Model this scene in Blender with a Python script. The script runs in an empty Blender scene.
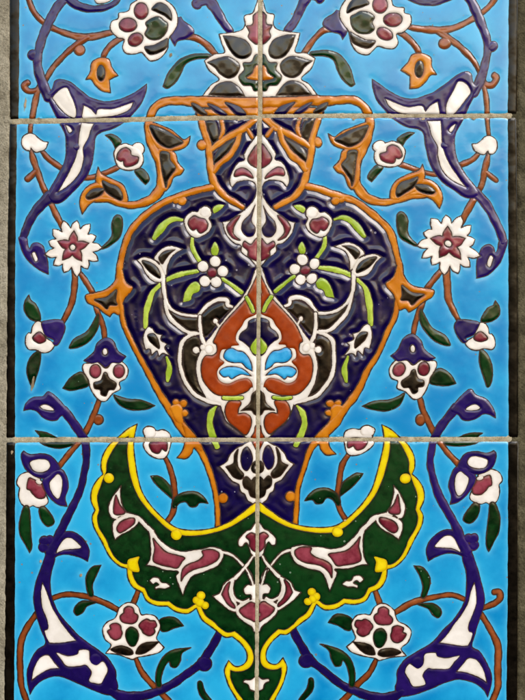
import bpy, math, random
import numpy as np
from mathutils import Vector, kdtree
from mathutils.geometry import delaunay_2d_cdt

random.seed(7)
np.random.seed(7)
C = bpy.context.scene
S = 0.0008                        # metres per unit of the tracing sheet (tiles are about 20 x 25 cm)
CX, CY = 262.5, 350.0

def W(x, y, h=0.0):               # sheet -> world: the wall stands in the XZ plane and faces -Y
    return ((x - CX) * S, -h * S, (CY - y) * S)

# ------------------------------------------------------------------ camera, sky, sun, exposure
cam_d = bpy.data.cameras.new('camera')
cam = bpy.data.objects.new('camera', cam_d)
C.collection.objects.link(cam)
DIST = 1.25
EYE = 0.145                        # the eye is above the middle of the frame; a shifted lens keeps the wall square
cam.location = (0, -DIST, EYE)
cam.rotation_euler = (math.radians(90), 0, 0)
cam_d.sensor_fit = 'VERTICAL'
cam_d.sensor_height = 36
cam_d.lens = 36 * DIST / (700 * S)
cam_d.shift_y = -EYE / (700 * S)
cam_d.clip_start = 0.01
cam_d.clip_end = 200
C.camera = cam

SUN_EL, SUN_AZ = math.radians(36), math.radians(146)     # azimuth from +Y towards +X
world = bpy.data.worlds.new('World')
C.world = world
world.use_nodes = True
wn = world.node_tree
sky = wn.nodes.new('ShaderNodeTexSky')
sky.sky_type = 'NISHITA'
sky.sun_disc = False
sky.sun_elevation = SUN_EL
sky.sun_rotation = SUN_AZ
sky.air_density = 1.0
sky.dust_density = 2.6
sky.ozone_density = 0.6
bgn = wn.nodes['Background']
wn.links.new(sky.outputs[0], bgn.inputs[0])
bgn.inputs[1].default_value = 0.145

sun_d = bpy.data.lights.new('sun', 'SUN')
sun_d.energy = 1.5
sun_d.angle = math.radians(46)
sun_d.color = (1.0, 0.975, 0.94)
sun = bpy.data.objects.new('sun', sun_d)
C.collection.objects.link(sun)
sdir = Vector((math.sin(SUN_AZ) * math.cos(SUN_EL), math.cos(SUN_AZ) * math.cos(SUN_EL), math.sin(SUN_EL)))
sun.rotation_euler = sdir.to_track_quat('Z', 'Y').to_euler()
sun.location = sdir * 3

C.view_settings.view_transform = 'Standard'
C.view_settings.look = 'None'
C.view_settings.exposure = 0.5
C.view_settings.gamma = 1

# ------------------------------------------------------------------ materials
def lin(c):
    c = c / 255.0
    return c / 12.92 if c <= 0.04045 else ((c + 0.055) / 1.055) ** 2.4

def col(r, g, b):
    return (lin(r), lin(g), lin(b), 1)

MAT = {}
def glaze(name, c1, c2, rough=0.1, bump=0.25, vscale=90, halo=None, spec=0.5, speck_glint=0.0, spot=(.2, .14, .08, 1)):
    """shiny fired glaze: two tones mottled together, faintly uneven surface, optional thin paler edge"""
    m = bpy.data.materials.new(name); m.use_nodes = True
    nt = m.node_tree; N = nt.nodes; L = nt.links
    p = N['Principled BSDF']
    tc = N.new('ShaderNodeTexCoord')
    n1 = N.new('ShaderNodeTexNoise'); n1.inputs['Scale'].default_value = vscale; n1.inputs['Detail'].default_value = 5; n1.inputs['Roughness'].default_value = .6
    L.new(tc.outputs['Object'], n1.inputs['Vector'])
    r = N.new('ShaderNodeValToRGB')
    r.color_ramp.elements[0].position = .36; r.color_ramp.elements[0].color = c1
    r.color_ramp.elements[1].position = .66; r.color_ramp.elements[1].color = c2
    oi = N.new('ShaderNodeObjectInfo')           # each tile and each fill came out of the kiln a shade apart
    rn = N.new('ShaderNodeMath'); rn.operation = 'MULTIPLY_ADD'; rn.inputs[1].default_value = .26; rn.inputs[2].default_value = -.13
    sm = N.new('ShaderNodeMath'); sm.operation = 'ADD'
    L.new(oi.outputs['Random'], rn.inputs[0]); L.new(rn.outputs[0], sm.inputs[0]); L.new(n1.outputs['Fac'], sm.inputs[1])
    L.new(sm.outputs[0], r.inputs[0])
    last = r.outputs[0]
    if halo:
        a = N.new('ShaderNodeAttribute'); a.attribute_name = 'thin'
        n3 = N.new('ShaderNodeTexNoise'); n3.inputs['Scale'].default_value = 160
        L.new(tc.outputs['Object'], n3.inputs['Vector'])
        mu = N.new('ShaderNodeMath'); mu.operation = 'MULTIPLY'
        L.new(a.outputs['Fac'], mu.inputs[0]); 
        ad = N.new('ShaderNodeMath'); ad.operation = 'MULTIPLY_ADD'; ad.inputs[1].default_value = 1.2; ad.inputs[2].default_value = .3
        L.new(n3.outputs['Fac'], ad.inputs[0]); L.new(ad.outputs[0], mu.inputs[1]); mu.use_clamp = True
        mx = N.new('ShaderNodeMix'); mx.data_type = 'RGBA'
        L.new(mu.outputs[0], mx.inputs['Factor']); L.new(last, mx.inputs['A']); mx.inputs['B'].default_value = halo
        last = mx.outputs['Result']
    if speck_glint > 0:                  # pin holes and firing specks on turquoise; painted glints on navy and green
        v = N.new('ShaderNodeTexVoronoi'); v.inputs['Scale'].default_value = 62; v.inputs['Randomness'].default_value = 1
        v.voronoi_dimensions = '2D'
        sx = N.new('ShaderNodeSeparateXYZ'); cx = N.new('ShaderNodeCombineXYZ')
        L.new(tc.outputs['Object'], sx.inputs[0]); L.new(sx.outputs['X'], cx.inputs['X']); L.new(sx.outputs['Z'], cx.inputs['Y'])
        L.new(cx.outputs[0], v.inputs['Vector'])
        nz = N.new('ShaderNodeTexNoise'); nz.inputs['Scale'].default_value = 31; L.new(tc.outputs['Object'], nz.inputs['Vector'])
        ml = N.new('ShaderNodeMath'); ml.operation = 'MULTIPLY_ADD'; ml.inputs[1].default_value = 0.30; ml.inputs[2].default_value = -0.148
        L.new(nz.outputs['Fac'], ml.inputs[0])
        lt = N.new('ShaderNodeMath'); lt.operation = 'LESS_THAN'
        L.new(v.outputs['Distance'], lt.inputs[0]); L.new(ml.outputs[0], lt.inputs[1])
        ms = N.new('ShaderNodeMath'); ms.operation = 'MULTIPLY'; ms.inputs[1].default_value = speck_glint
        L.new(lt.outputs[0], ms.inputs[0])
        mx2 = N.new('ShaderNodeMix'); mx2.data_type = 'RGBA'
        L.new(ms.outputs[0], mx2.inputs['Factor']); L.new(last, mx2.inputs['A']); mx2.inputs['B'].default_value = spot
        last = mx2.outputs['Result']
    L.new(last, p.inputs['Base Color'])
    p.inputs['Roughness'].default_value = rough
    p.inputs['IOR'].default_value = 1.72      # lead glaze
    p.inputs['Specular IOR Level'].default_value = spec
    n2 = N.new('ShaderNodeTexNoise'); n2.inputs['Scale'].default_value = 110; n2.inputs['Detail'].default_value = 1.5
    L.new(tc.outputs['Object'], n2.inputs['Vector'])
    b = N.new('ShaderNodeBump'); b.inputs['Strength'].default_value = bump; b.inputs['Distance'].default_value = 0.0012
    L.new(n2.outputs['Fac'], b.inputs['Height'])
    L.new(b.outputs[0], p.inputs['Normal'])
    MAT[name] = m
    return m

glaze('turquoise_glaze', col(6, 126, 186), col(36, 160, 210), rough=.05, bump=.1, vscale=22, halo=col(92, 192, 226), speck_glint=.75)
glaze('navy_glaze', col(9, 3, 42), col(16, 7, 64), rough=.02, bump=.12, speck_glint=.7, spot=col(150, 146, 160))  # pale spots are tiny glints painted into the navy
glaze('blue_line_glaze', col(22, 10, 70), col(36, 18, 90), rough=.05, bump=.15)
glaze('orange_glaze', col(180, 104, 10), col(202, 128, 24), rough=.06, bump=.15, halo=col(138, 70, 8))
glaze('brown_glaze', col(124, 60, 24), col(154, 84, 42), rough=.1, bump=.2, halo=col(88, 40, 16), vscale=120)
glaze('red_glaze', col(134, 46, 8), col(158, 62, 16), rough=.06, bump=.15, halo=col(98, 32, 6))
glaze('white_glaze', col(216, 211, 203), col(234, 230, 224), rough=.08, bump=.15, halo=col(186, 176, 162))
glaze('pink_glaze', col(104, 30, 44), col(142, 62, 76), rough=.06, bump=.15, halo=col(58, 12, 20), vscale=110)
glaze('green_glaze', col(2, 30, 9), col(12, 54, 20), rough=.05, bump=.15, halo=col(2, 20, 7), speck_glint=.6, spot=col(130, 150, 130), vscale=150)  # pale green spots: small glints put into the colour
glaze('lime_glaze', col(132, 160, 36), col(170, 190, 74), rough=.06, bump=.15, vscale=150)
glaze('yellow_glaze', col(214, 192, 4), col(228, 208, 18), rough=.06, bump=.15, halo=col(176, 140, 6))
glaze('black_glaze', col(8, 6, 5), col(34, 24, 15), rough=.04, bump=.2, vscale=190)
glaze('sky_glaze', col(30, 146, 204), col(60, 170, 220), rough=.06, bump=.15, halo=col(20, 96, 150))
glaze('border_glaze', col(5, 4, 3), col(18, 14, 10), rough=.14, bump=.3, spec=.22, vscale=160)
glaze('outline_pigment', col(34, 18, 12), col(58, 34, 24), rough=.35, bump=.3, vscale=300, spec=.3)
glaze('chip_glaze', col(120, 104, 80), col(170, 150, 120), rough=.7, bump=.4, vscale=400, spec=.2)
glaze('biscuit_clay', col(176, 140, 110), col(196, 164, 132), rough=.8, bump=.3, spec=.2)

def cement(name, c1, c2, c3, scale=1.0, bump=.6):
    m = bpy.data.materials.new(name); m.use_nodes = True
    nt = m.node_tree; N = nt.nodes; L = nt.links; p = N['Principled BSDF']
    tc = N.new('ShaderNodeTexCoord')
    n1 = N.new('ShaderNodeTexNoise'); n1.inputs['Scale'].default_value = 60 * scale; n1.inputs['Detail'].default_value = 8; n1.inputs['Roughness'].default_value = .65
    n2 = N.new('ShaderNodeTexNoise'); n2.inputs['Scale'].default_value = 700 * scale; n2.inputs['Detail'].default_value = 4
    L.new(tc.outputs['Object'], n1.inputs['Vector']); L.new(tc.outputs['Object'], n2.inputs['Vector'])
    r = N.new('ShaderNodeValToRGB'); e = r.color_ramp.elements
    e[0].position = .32; e[0].color = c1; e[1].position = .7; e[1].color = c3
    k = e.new(.5); k.color = c2
    L.new(n1.outputs['Fac'], r.inputs[0])
    mx = N.new('ShaderNodeMix'); mx.data_type = 'RGBA'; mx.blend_type = 'MULTIPLY'; mx.inputs['Factor'].default_value = .5
    r2 = N.new('ShaderNodeValToRGB'); r2.color_ramp.elements[0].position = .35; r2.color_ramp.elements[0].color = (.35, .33, .3, 1); r2.color_ramp.elements[1].position = .6
    L.new(n2.outputs['Fac'], r2.inputs[0]); L.new(r.outputs[0], mx.inputs['A']); L.new(r2.outputs[0], mx.inputs['B'])
    L.new(mx.outputs['Result'], p.inputs['Base Color'])
    p.inputs['Roughness'].default_value = .95; p.inputs['Specular IOR Level'].default_value = .15
    ad = N.new('ShaderNodeMath'); ad.operation = 'ADD'; L.new(n1.outputs['Fac'], ad.inputs[0]); L.new(n2.outputs['Fac'], ad.inputs[1])
    b = N.new('ShaderNodeBump'); b.inputs['Strength'].default_value = bump; b.inputs['Distance'].default_value = .0015
    L.new(ad.outputs[0], b.inputs['Height']); L.new(b.outputs[0], p.inputs['Normal'])
    MAT[name] = m
cement('pale_cement', col(112, 106, 90), col(144, 138, 120), col(164, 158, 140))
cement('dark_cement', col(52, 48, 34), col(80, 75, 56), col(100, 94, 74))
cement('grout_cement', col(128, 116, 90), col(174, 163, 136), col(198, 189, 164), scale=2.5, bump=.5)

# ------------------------------------------------------------------ tracing sheet: curves
Z = {'P': (0, 0, 1), 'a': (0, 0, 5), 'b': (90, 0, 5), 'c': (170, 0, 5), 'd': (0, 120, 5), 'e': (90, 120, 5), 'f': (170, 120, 5),
     'g': (0, 240, 5), 'h': (90, 240, 5), 'i': (170, 240, 5), 'j': (0, 360, 5), 'k': (90, 360, 5), 'l': (170, 360, 5),
     'A1': (195, 90, 4.038), 'A3': (190, 290, 3.889), 'A5': (200, 425, 4.375), 'A6': (200, 570, 4.375),
     'm': (0, 480, 5), 'n': (90, 480, 5), 'o': (170, 480, 5), 'p': (0, 560, 5), 'q': (90, 560, 5), 'r': (170, 560, 5)}

def axis(y):
    return np.interp(y, [-60, 118, 180, 300, 440, 500, 700, 760], [260.3, 260, 259.3, 258.8, 258, 257.6, 256.9, 256.7])

def read(sheet, txt):
    x0, y0, s = Z[sheet]
    out = []
    for t in txt.split():
        c = t.endswith('*'); v = [float(q) for q in t.rstrip('*').split(',')]
        out.append((x0 + v[0] / s, y0 + v[1] / s, v[2] / s if len(v) > 2 else 0.0, c))
    return out

def crom(P, step=0.9):
    """open Catmull-Rom chain through the rows of P, the ends included"""
    P = np.asarray(P, float)
    if len(P) < 3:
        n = max(2, int(np.hypot(*(P[-1, :2] - P[0, :2])) / step) + 1)
        t = np.linspace(0, 1, n)[:, None]
        return P[0] * (1 - t) + P[-1] * t
    Q = np.vstack([2 * P[0] - P[1], P, 2 * P[-1] - P[-2]])
    res = []
    for k in range(1, len(Q) - 2):
        p0, p1, p2, p3 = Q[k - 1:k + 3]
        n = max(2, int(np.hypot(*(p2[:2] - p1[:2])) / step))
        t = (np.arange(n) / n)[:, None]
        res.append(.5 * (2 * p1 + (p2 - p0) * t + (2 * p0 - 5 * p1 + 4 * p2 - p3) * t ** 2 + (3 * p1 - p0 - 3 * p2 + p3) * t ** 3))
    res.append(P[-1:])
    return np.vstack(res)

def closed(pts):
    n = len(pts)
    P = np.array([p[:2] for p in pts]); cs = [i for i in range(n) if pts[i][3]]
    if not cs:
        Q = np.vstack([P[-2:], P, P[:2]])
        full = crom(Q)
        # keep the piece from P[0] to P[0] again
        segs = []
        for k in range(n):
            p0, p1, p2, p3 = P[k - 1], P[k], P[(k + 1) % n], P[(k + 2) % n]
            m = max(2, int(np.hypot(*(p2 - p1)) / .9)); t = (np.arange(m) / m)[:, None]
            segs.append(.5 * (2 * p1 + (p2 - p0) * t + (2 * p0 - 5 * p1 + 4 * p2 - p3) * t ** 2 + (3 * p1 - p0 - 3 * p2 + p3) * t ** 3))
        return np.vstack(segs)
    out = []
    for a in range(len(cs)):
        i, j = cs[a], cs[(a + 1) % len(cs)]
        if j <= i: j += n
        out.append(crom(P[[q % n for q in range(i, j + 1)]])[:-1])
    return np.vstack(out)

def opened(pts):
    P = np.array([p[:2] for p in pts]); n = len(pts)
    cs = [0] + [i for i in range(1, n - 1) if pts[i][3]] + [n - 1]
    out = [crom(P[cs[a]:cs[a + 1] + 1])[:-1] for a in range(len(cs) - 1)]
    return np.vstack(out + [P[-1:]])

def stroke_poly(pts):
    Q = crom([p[:3] for p in pts], 1.0)
    c, w = Q[:, :2], Q[:, 2] / 2
    t = np.gradient(c, axis=0); t /= np.linalg.norm(t, axis=1)[:, None] + 1e-9
    nr = np.stack([-t[:, 1], t[:, 0]], 1)
    wob = 1 + .05 * np.sin(np.cumsum(np.ones(len(c))) * .45 + random.random() * 6)
    Lf, Rt = c + nr * (w * wob)[:, None], c - nr * (w * wob)[:, None]
    def cap(ctr, tv, nv, r, sgn):
        th = np.linspace(0, math.pi, 7)[1:-1]
        return np.array([ctr + nv * math.cos(a) * r * sgn + tv * math.sin(a) * r * sgn * .8 for a in th])
    e = cap(c[-1], t[-1], nr[-1], w[-1], 1)
    s = cap(c[0], -t[0], -nr[0], w[0], 1)
    return np.vstack([Lf, e, Rt[::-1], s])

# mirror with the painter's own deviations: thin-plate spline through landmark pairs
PAIRS = [(156,28,363.8,22.6),(101,72,419.4,68),(146,84,372.6,78),(33,54,492.3,45),(25,85,496,78),(60,82,466,75),(148,112,371.4,112),
 (165,85,353.8,83),(188,35,328,26),(218,33,302,32.7),(204,62,316,60),(230,29,287,27),(188,138,329.4,136),(202,144,318.6,141),(130,155,388,152),
 (72.5,247,448.3,242.4),(33,142,486,146),(52,200,473.5,195),(48,274,477,279),(40,338,479.7,337),(62,322,459,321),(87,297,433,292),
 (95.5,370,401.3,368),(117,370,423.2-21.9*2+0,368),(104,400,414.4,398),(97,418,422,418),(24,408,495.6,416.6),(48,392,472,388),(123,255,396,255),
 (141,365,374,365),(178,405,336,405),(178,458,335,454),(212,272,305.2,269.3),(198,222,319.3,222.8),(182,249,334.4,245.4),(137,260,382.2,256),
 (200,375,313.5,375),(238,355,279.6,354),(137,424,382.5,425),(158,445,357.5,441.8),(109,477,405.6,477),(132,635,379.7,636.9),(201,602,312.3,598),
 (133,562,381.4,562.7),(208,668,303.5,664.6),(88,558,428,557.7),(33,490,486,486),(22,452,495.6,450.6),(31,690,487,693),(42,545,476,543),
 (228,665,283.4,662),(182,594,331,590)]
PAIRS[22] = (95.5, 370, 423.2, 368); PAIRS[23] = (117, 370, 401.3, 368)
for yy in range(-40, 761, 50):
    a_ = float(axis(yy)); PAIRS.append((a_, yy, a_, yy))
PA = np.array(PAIRS)
def _U(r2): return np.where(r2 < 1e-9, 0, r2 * np.log(np.maximum(r2, 1e-9)))
_s, _d = PA[:, :2], PA[:, 2:] - np.stack([2 * axis(PA[:, 1]) - PA[:, 0], PA[:, 1]], 1)
_n = len(_s)
_K = _U(((_s[:, None] - _s[None]) ** 2).sum(-1)) + np.eye(_n) * 400
_Pm = np.hstack([np.ones((_n, 1)), _s])
_A = np.block([[_K, _Pm], [_Pm.T, np.zeros((3, 3))]])
_coef = np.linalg.solve(_A, np.vstack([_d, np.zeros((3, 2))]))
def mirror(P):
    k = _U(((P[:, None] - _s[None]) ** 2).sum(-1))
    dd = k @ _coef[:_n] + np.hstack([np.ones((len(P), 1)), P]) @ _coef[_n:]
    return np.stack([2 * axis(P[:, 1]) - P[:, 0], P[:, 1]], 1) + dd

# ------------------------------------------------------------------ the drawing, as a list of shapes
SHAPES = []       # dict(motif, side, name, poly, mat, layer, h, w, line)
CUR = {'motif': 'leaf', 'n': 0}
DEF = {  # material: (layer, dome height, dome width, outline width)
 'brown': (1, .38, 1.4, 1.0), 'blue_line': (2.4, .42, 1.8, .8), 'green': (3, .45, 2.0, .9), 'white': (4, .3, 1.2, 1.0), 'pink': (5, .5, 2.2, 1.0),
 'black': (5, .55, 2.4, .8), 'orange': (3, .45, 1.5, 1.0), 'lime': (2, .45, 1.6, .8), 'navy': (1, .5, 3, .8), 'yellow': (4, .34, 1.4, 1.0),
 'chip': (8.2, .05, 1, 0), 'red': (4, .45, 2.4, .9), 'sky': (6, .45, 2.2, .9)}
def motif(name, label=None):
    CUR['n'] += 1; CUR['motif'] = name; CUR['label'] = label
def put(name, poly, mat, mode, layer=None, h=None, w=None, line=None, field=False):
    L0, h0, w0, l0 = DEF[mat]
    base = dict(name=name, mat=mat + '_glaze', layer=L0 if layer is None else layer, h=h0 if h is None else h, w=w0 if w is None else w,
                line=l0 if line is None else line, motif=CUR['motif'], label=CUR['label'], field=field)
    if mode in ('M', 'L'): SHAPES.append(dict(base, poly=poly, key=(CUR['n'], 0)))
    if mode in ('M', 'R'):
        q = mirror(poly)[::-1] if mode == 'M' else poly
        if mode == 'M':             # the painter's hand: the second half is never quite the first
            p1, p2, m_ = CUR['n'] * 1.9, len(SHAPES) * .7, q.mean(0)
            q = q + .55 * np.stack([np.sin(q[:, 1] * .16 + p1) + .5 * np.sin(q[:, 0] * .33 + p2), np.sin(q[:, 0] * .15 + p1 * 1.3) + .5 * np.sin(q[:, 1] * .31 + p2)], 1)
        SHAPES.append(dict(base, poly=q, key=(CUR['n'], 1)))
    if mode == 'C': SHAPES.append(dict(base, poly=poly, key=(CUR['n'], 2)))
def B(sheet, txt, mat, name, mode='M', **k):
    put(name, closed(read(sheet, txt)), mat, mode, **k)
def CC(sheet, txt, mat, name, **k):         # straddles the axis: left half drawn, the right half mirrored
    P = opened(read(sheet, txt))
    ax = axis(P[:, 1]); P[:, 0] = np.minimum(P[:, 0], ax); P[0, 0] = ax[0]; P[-1, 0] = ax[-1]
    R = mirror(P)
    put(name, np.vstack([P, R[::-1][1:-1]]), mat, 'C', **k)
def ST(sheet, txt, mat, name, mode='M', **k):
    pts = read(sheet, txt); k.setdefault('w', min(1.9, max(1.0, max(p[2] for p in pts) * .5 - 1.4)))
    put(name, stroke_poly(pts), mat, mode, **k)
def O(sheet, x, y, r, mat, name, mode='M', ry=None, rot=0, **k):
    x0, y0, s = Z[sheet]; ry = ry or r; n = max(12, int(r / s * 5)); a = np.linspace(0, 2 * math.pi, n, endpoint=False)
    u, v = r * np.cos(a), ry * np.sin(a); c, sn = math.cos(math.radians(rot)), math.sin(math.radians(rot))
    put(name, np.stack([x0 + (x + u * c - v * sn) / s, y0 + (y + u * sn + v * c) / s], 1), mat, mode, **k)

# ---- brown vines, upper tiles
motif('vine')
ST('a', '138,-20,26 165,50,27 205,100,27 260,138,27 320,163,29 400,185,36 470,182,36 530,168,30 575,158,24', 'brown', 'stem')
ST('a', '215,425,24 260,345,27 320,278,27 380,225,30 440,185,32', 'brown', 'stem')
O('a', 398, 250, 28, 'brown', 'knob', layer=.9)
motif('vine')
ST('a', '140,412,30 122,428,34 140,454,28 180,452,26 200,430,22', 'brown', 'curl')
ST('a', '196,430,22 178,500,30 165,570,28 155,620,22 150,680,20', 'brown', 'stem')
motif('bellflower')
ST('b', '155,190,30 105,225,29 75,265,27 62,298,22', 'brown', 'stem')
B('b', '15,305 50,288 95,296 112,340 142,378* 118,388 98,400* 100,430 104,464* 60,455 25,425 5,398 -22,398* 0,360 5,325', 'orange', 'petal', layer=3)
O('b', 55, 365, 20, 'black', 'throat', ry=40, layer=5)
# ---- dark blue scrolls
motif('scroll')
ST('a', '335,-15,40 290,30,44 250,100,44 215,180,44 195,250,42 187,310,42 197,370,46 218,430,50 245,490,50', 'blue_line', 'stem')
O('a', 165, 275, 27, 'blue_line', 'knob', layer=2.2)
B('a', '215,440 250,520 290,600 325,670 330,740 325,800 295,865 250,945 235,985 262,1015 310,1010 380,945 432,885 458,825 470,760 478,690 505,662 560,645 615,615 655,580 705,520 730,460 735,418* 700,445 650,475 590,498 525,507 455,488 415,460 355,412 305,396 275,405 262,440 245,455', 'blue_line', 'blade', h=.5)
W_ = dict(layer=5.4, h=.3, w=1.6, line=.7)
B('a', '265,485 300,448 335,438 352,470 374,520 382,560 374,590 340,578 300,542 275,508', 'white', 'inlay', **W_)
B('a', '412,590 418,525* 455,545 480,572* 495,545 560,545 610,530 668,510* 650,545 600,572 530,585 450,592', 'white', 'inlay', **W_)
B('d', '330,26 350,35 362,55 345,64', 'white', 'inlay', **W_)
B('d', '408,12* 470,18* 455,50 442,90 417,140 418,200 395,270 340,330 288,362* 330,290 365,220 385,165 392,110 398,60', 'white', 'inlay', **W_)
O('d', 378, 135, 20, 'blue_line', 'knob', layer=6)
ST('d', '252,380,60 205,425,50 165,475,44 135,535,40 118,585,36 117,602,36', 'blue_line', 'tail')
B('g', '95,-15 103,30 118,70 140,102 190,145 243,172* 240,110 225,55 214,28 185,12 160,20 150,42 141,30 134,-10', 'blue_line', 'bud')
B('g', '160,66 175,60 190,98 177,108 166,88', 'white', 'inlay', **W_)
motif('scroll')
ST('a', '330,-15,40 390,28,42 460,44,34 530,36,30 580,10,24 600,-20,20', 'blue_line', 'stem')
B('a', '470,-30 530,-20 556,0 520,16 482,14', 'white', 'inlay', **W_)
motif('scroll')
ST('c', '132,22,52 150,10,44 185,5,44 212,22,52 240,65,46 272,118,40 302,155,34', 'blue_line', 'stem')
# ---- berry flower at the top
motif('flower')
B('b', '195,50 205,20 235,0 250,-30 320,-35 370,-5 415,30 437,75 437,125 415,165 395,195 388,245 352,290 305,305 280,285 258,262 225,270 182,267 163,238 170,198 140,188 103,150 108,108 140,92 145,65 175,60', 'white', 'corolla')
O('b', 256, 55, 36, 'pink', 'petal', ry=42)
O('b', 190, 125, 45, 'pink', 'petal', ry=36)
O('b', 228, 198, 40, 'pink', 'petal', ry=32, rot=-30)
B('b', '278,115 310,90 345,83 372,103 390,120 380,165 350,195 312,200 288,190 274,170 286,142', 'green', 'heart', layer=5)
B('b', '308,45 340,14 380,25 405,60 407,103 370,78 335,62', 'black', 'petal')
B('b', '273,235 320,225 360,205 390,193 382,240 340,266 295,272', 'black', 'petal')
motif('flower_bud')
B('b', '402,150 432,95 455,83* 470,105 510,135 520,165 480,195 440,205 425,232* 405,195', 'blue_line', 'calyx', layer=3)
ST('c', '80,180,34 130,190,32 180,220,32 215,258,32 238,285,26', 'brown', 'stem')
motif('leaf')
B('c', '195,270 120,270 60,290 20,325 -15,375 -35,432* -10,442 30,410 55,370 78,322 130,296 195,290', 'green', 'blade')
# ---- lotus on the axis
motif('lotus_flower')
CC('c', '450,-30 428,30 412,65 372,80 375,125 345,155 245,170* 258,215 272,262 220,272 172,303* 195,350 245,395 205,425 162,480* 300,486 450,486', 'white', 'corolla')
B('c', '264,178* 320,183 375,200 406,240 402,275 370,294 330,285 295,245', 'black', 'petal')
B('c', '186,312* 250,288 300,285 348,325 332,375 290,392 250,370 225,340', 'black', 'petal')
B('c', '192,474* 240,420 300,408 345,435 376,480* 290,482', 'black', 'petal')
CC('c', '450,50 432,62 415,78* 412,120 380,130* 396,160 390,185 410,208 430,222 450,224', 'pink', 'petal', w=6)
CC('c', '450,270 425,275 405,310 365,315 370,350 343,385 365,425 405,430 420,455 450,452', 'green', 'heart', layer=5)
CC('c', '450,322 425,330 410,365 383,390 420,402 450,402', 'orange', 'seed', layer=6.6, h=.6)
# ---- vase: field, neck, rim, handles
motif('vase')
CC('P', '260,175 212,187 180,196 152,210 131,231 122.5,254 119,280 121,308 130,338 148,372 172,412 194,440 210,472 217.5,508 218,530 236,520 250,508 260,500', 'navy', 'body', layer=1, field=True)
CC('c', '450,500 250,530 130,560 152,600 172,680 195,750 205,850 225,920 275,980 365,1035 450,1060', 'navy', 'neck', layer=1.2, field=True)
ST('c', '462,512,62 300,512,60 150,508,56 50,503,44 -20,507,42 -70,532,40 -95,575,40 -106,630,42 -98,700,42 -78,750,44 -50,800,54 -35,860,60 -42,930,54 -80,985,48 -130,1012,42 -190,1025,36 -250,1016,34 -310,995,34 -370,995,36', 'orange', 'handle')
ST('c', '460,560,44 300,560,44 175,562,34', 'orange', 'rim', layer=2.9)
B('c', '108,514 150,531 186,571 155,573 122,548', 'black', 'recess', layer=6)
B('c', '188,518 240,535 286,573 255,575 220,556', 'navy', 'recess', layer=6)
B('c', '276,511 335,528 365,548 380,576 335,575 303,546', 'navy', 'recess', layer=6)
ST('f', '150,-30,34 170,50,36 190,110,36 198,180,36 205,250,38 225,320,40 275,380,36 330,415,34 365,437,28', 'orange', 'rim')
O('f', 160, 125, 26, 'orange', 'knob', layer=2.8)
ST('f', '445,-25,30 380,35,38 300,80,36 240,120,34 205,150,30', 'orange', 'band', layer=3.2)
ST('f', '352,48,30 337,110,32 300,175,34 250,215,34 215,262,32', 'orange', 'band', layer=3.3)
ST('f', '255,-12,24 265,50,24 250,95,20', 'orange', 'band', layer=2.9)
ST('f', '385,40,24 412,88,22', 'orange', 'band', layer=2.9)
B('f', '182,5 225,8 240,50 238,98 212,112 195,70', 'black', 'recess', layer=4)
B('f', '320,95 310,130 270,180 225,215 222,185 250,140', 'black', 'recess', layer=4)
ST('P', '213,187,7 195,191,7 180,196,7 165,202,7 152,210,7 140,220,7 131,231,7 126,242,7 122.5,254,6.5 120,267,7 119,280,7 119.5,295,7 121,308,6 124,324,5.5 130,338,5.5 138,354,5.5 148,372,6 160,394,7 172,412,8.5 184,429,10.5 194,440,9 203,455,6.5 210,472,6 215,490,5.5 217.5,508,5.5 218,530,5.5', 'orange', 'rim', layer=2.6)
O('f', 60, 402, 26, 'orange', 'knob', layer=3)
O('e', 430, 400, 20, 'orange', 'knob', layer=2.9)
B('h', '152,110 125,200 80,245 20,263 -22,275 -15,310 10,325 40,340 70,365 100,384* 118,365 150,372 172,300 205,260 214,235 192,220 176,200 165,150', 'orange', 'spur', layer=3)
B('h', '22,297 80,285 110,262 134,248 130,300 136,325 100,326 85,346 55,320', 'black', 'recess')
for x, y, r in ((430, 212, 19), (468, 216, 21), (474, 265, 20)): O('k', x, y, r, 'orange', 'knob', layer=2.8)
B('k', '410,225 440,215 465,240 465,275 470,320 430,310 395,240', 'orange', 'spur', layer=3.1)
B('l', '45,300 68,350 72,410 60,455 33,489* 80,493 110,467 122,440 165,462 145,400 90,330', 'orange', 'spur', layer=3.3)
O('o', 265, 90, 27, 'orange', 'knob', layer=2.8)
motif('handle_leaf')
B('e', '276,20* 310,10 400,45 440,75 470,97 503,78* 492,120 460,145 400,157 350,152 310,112', 'orange', 'leaf', layer=3.4)
B('e', '303,25 370,45 420,75 466,110 430,130 390,140 340,112 308,62', 'black', 'recess', layer=6)
B('e', '335,150 400,152 430,170 440,210 472,247* 455,272 420,287 400,332 372,355 340,300', 'orange', 'leaf', layer=3.6)
B('e', '353,160 395,163 402,200 428,237 410,270 390,300 380,338 365,280 355,220', 'black', 'recess', layer=6.2)
motif('handle_leaf')
B('d', '412,472* 398,420 408,368 440,330 490,308 560,300 600,330 580,395 540,400 500,398 450,422', 'orange', 'leaf', layer=3.4)
B('d', '430,380 455,350 490,340 522,345 505,375 465,393 440,396', 'black', 'recess', layer=6)
B('e', '40,233* 62,270 120,298 162,320 182,355 190,405 160,418 100,398 50,362 28,300', 'orange', 'leaf', layer=3.6)
B('e', '62,303 100,318 140,335 162,370 156,402 110,382 75,352', 'black', 'recess', layer=6.2)
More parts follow.
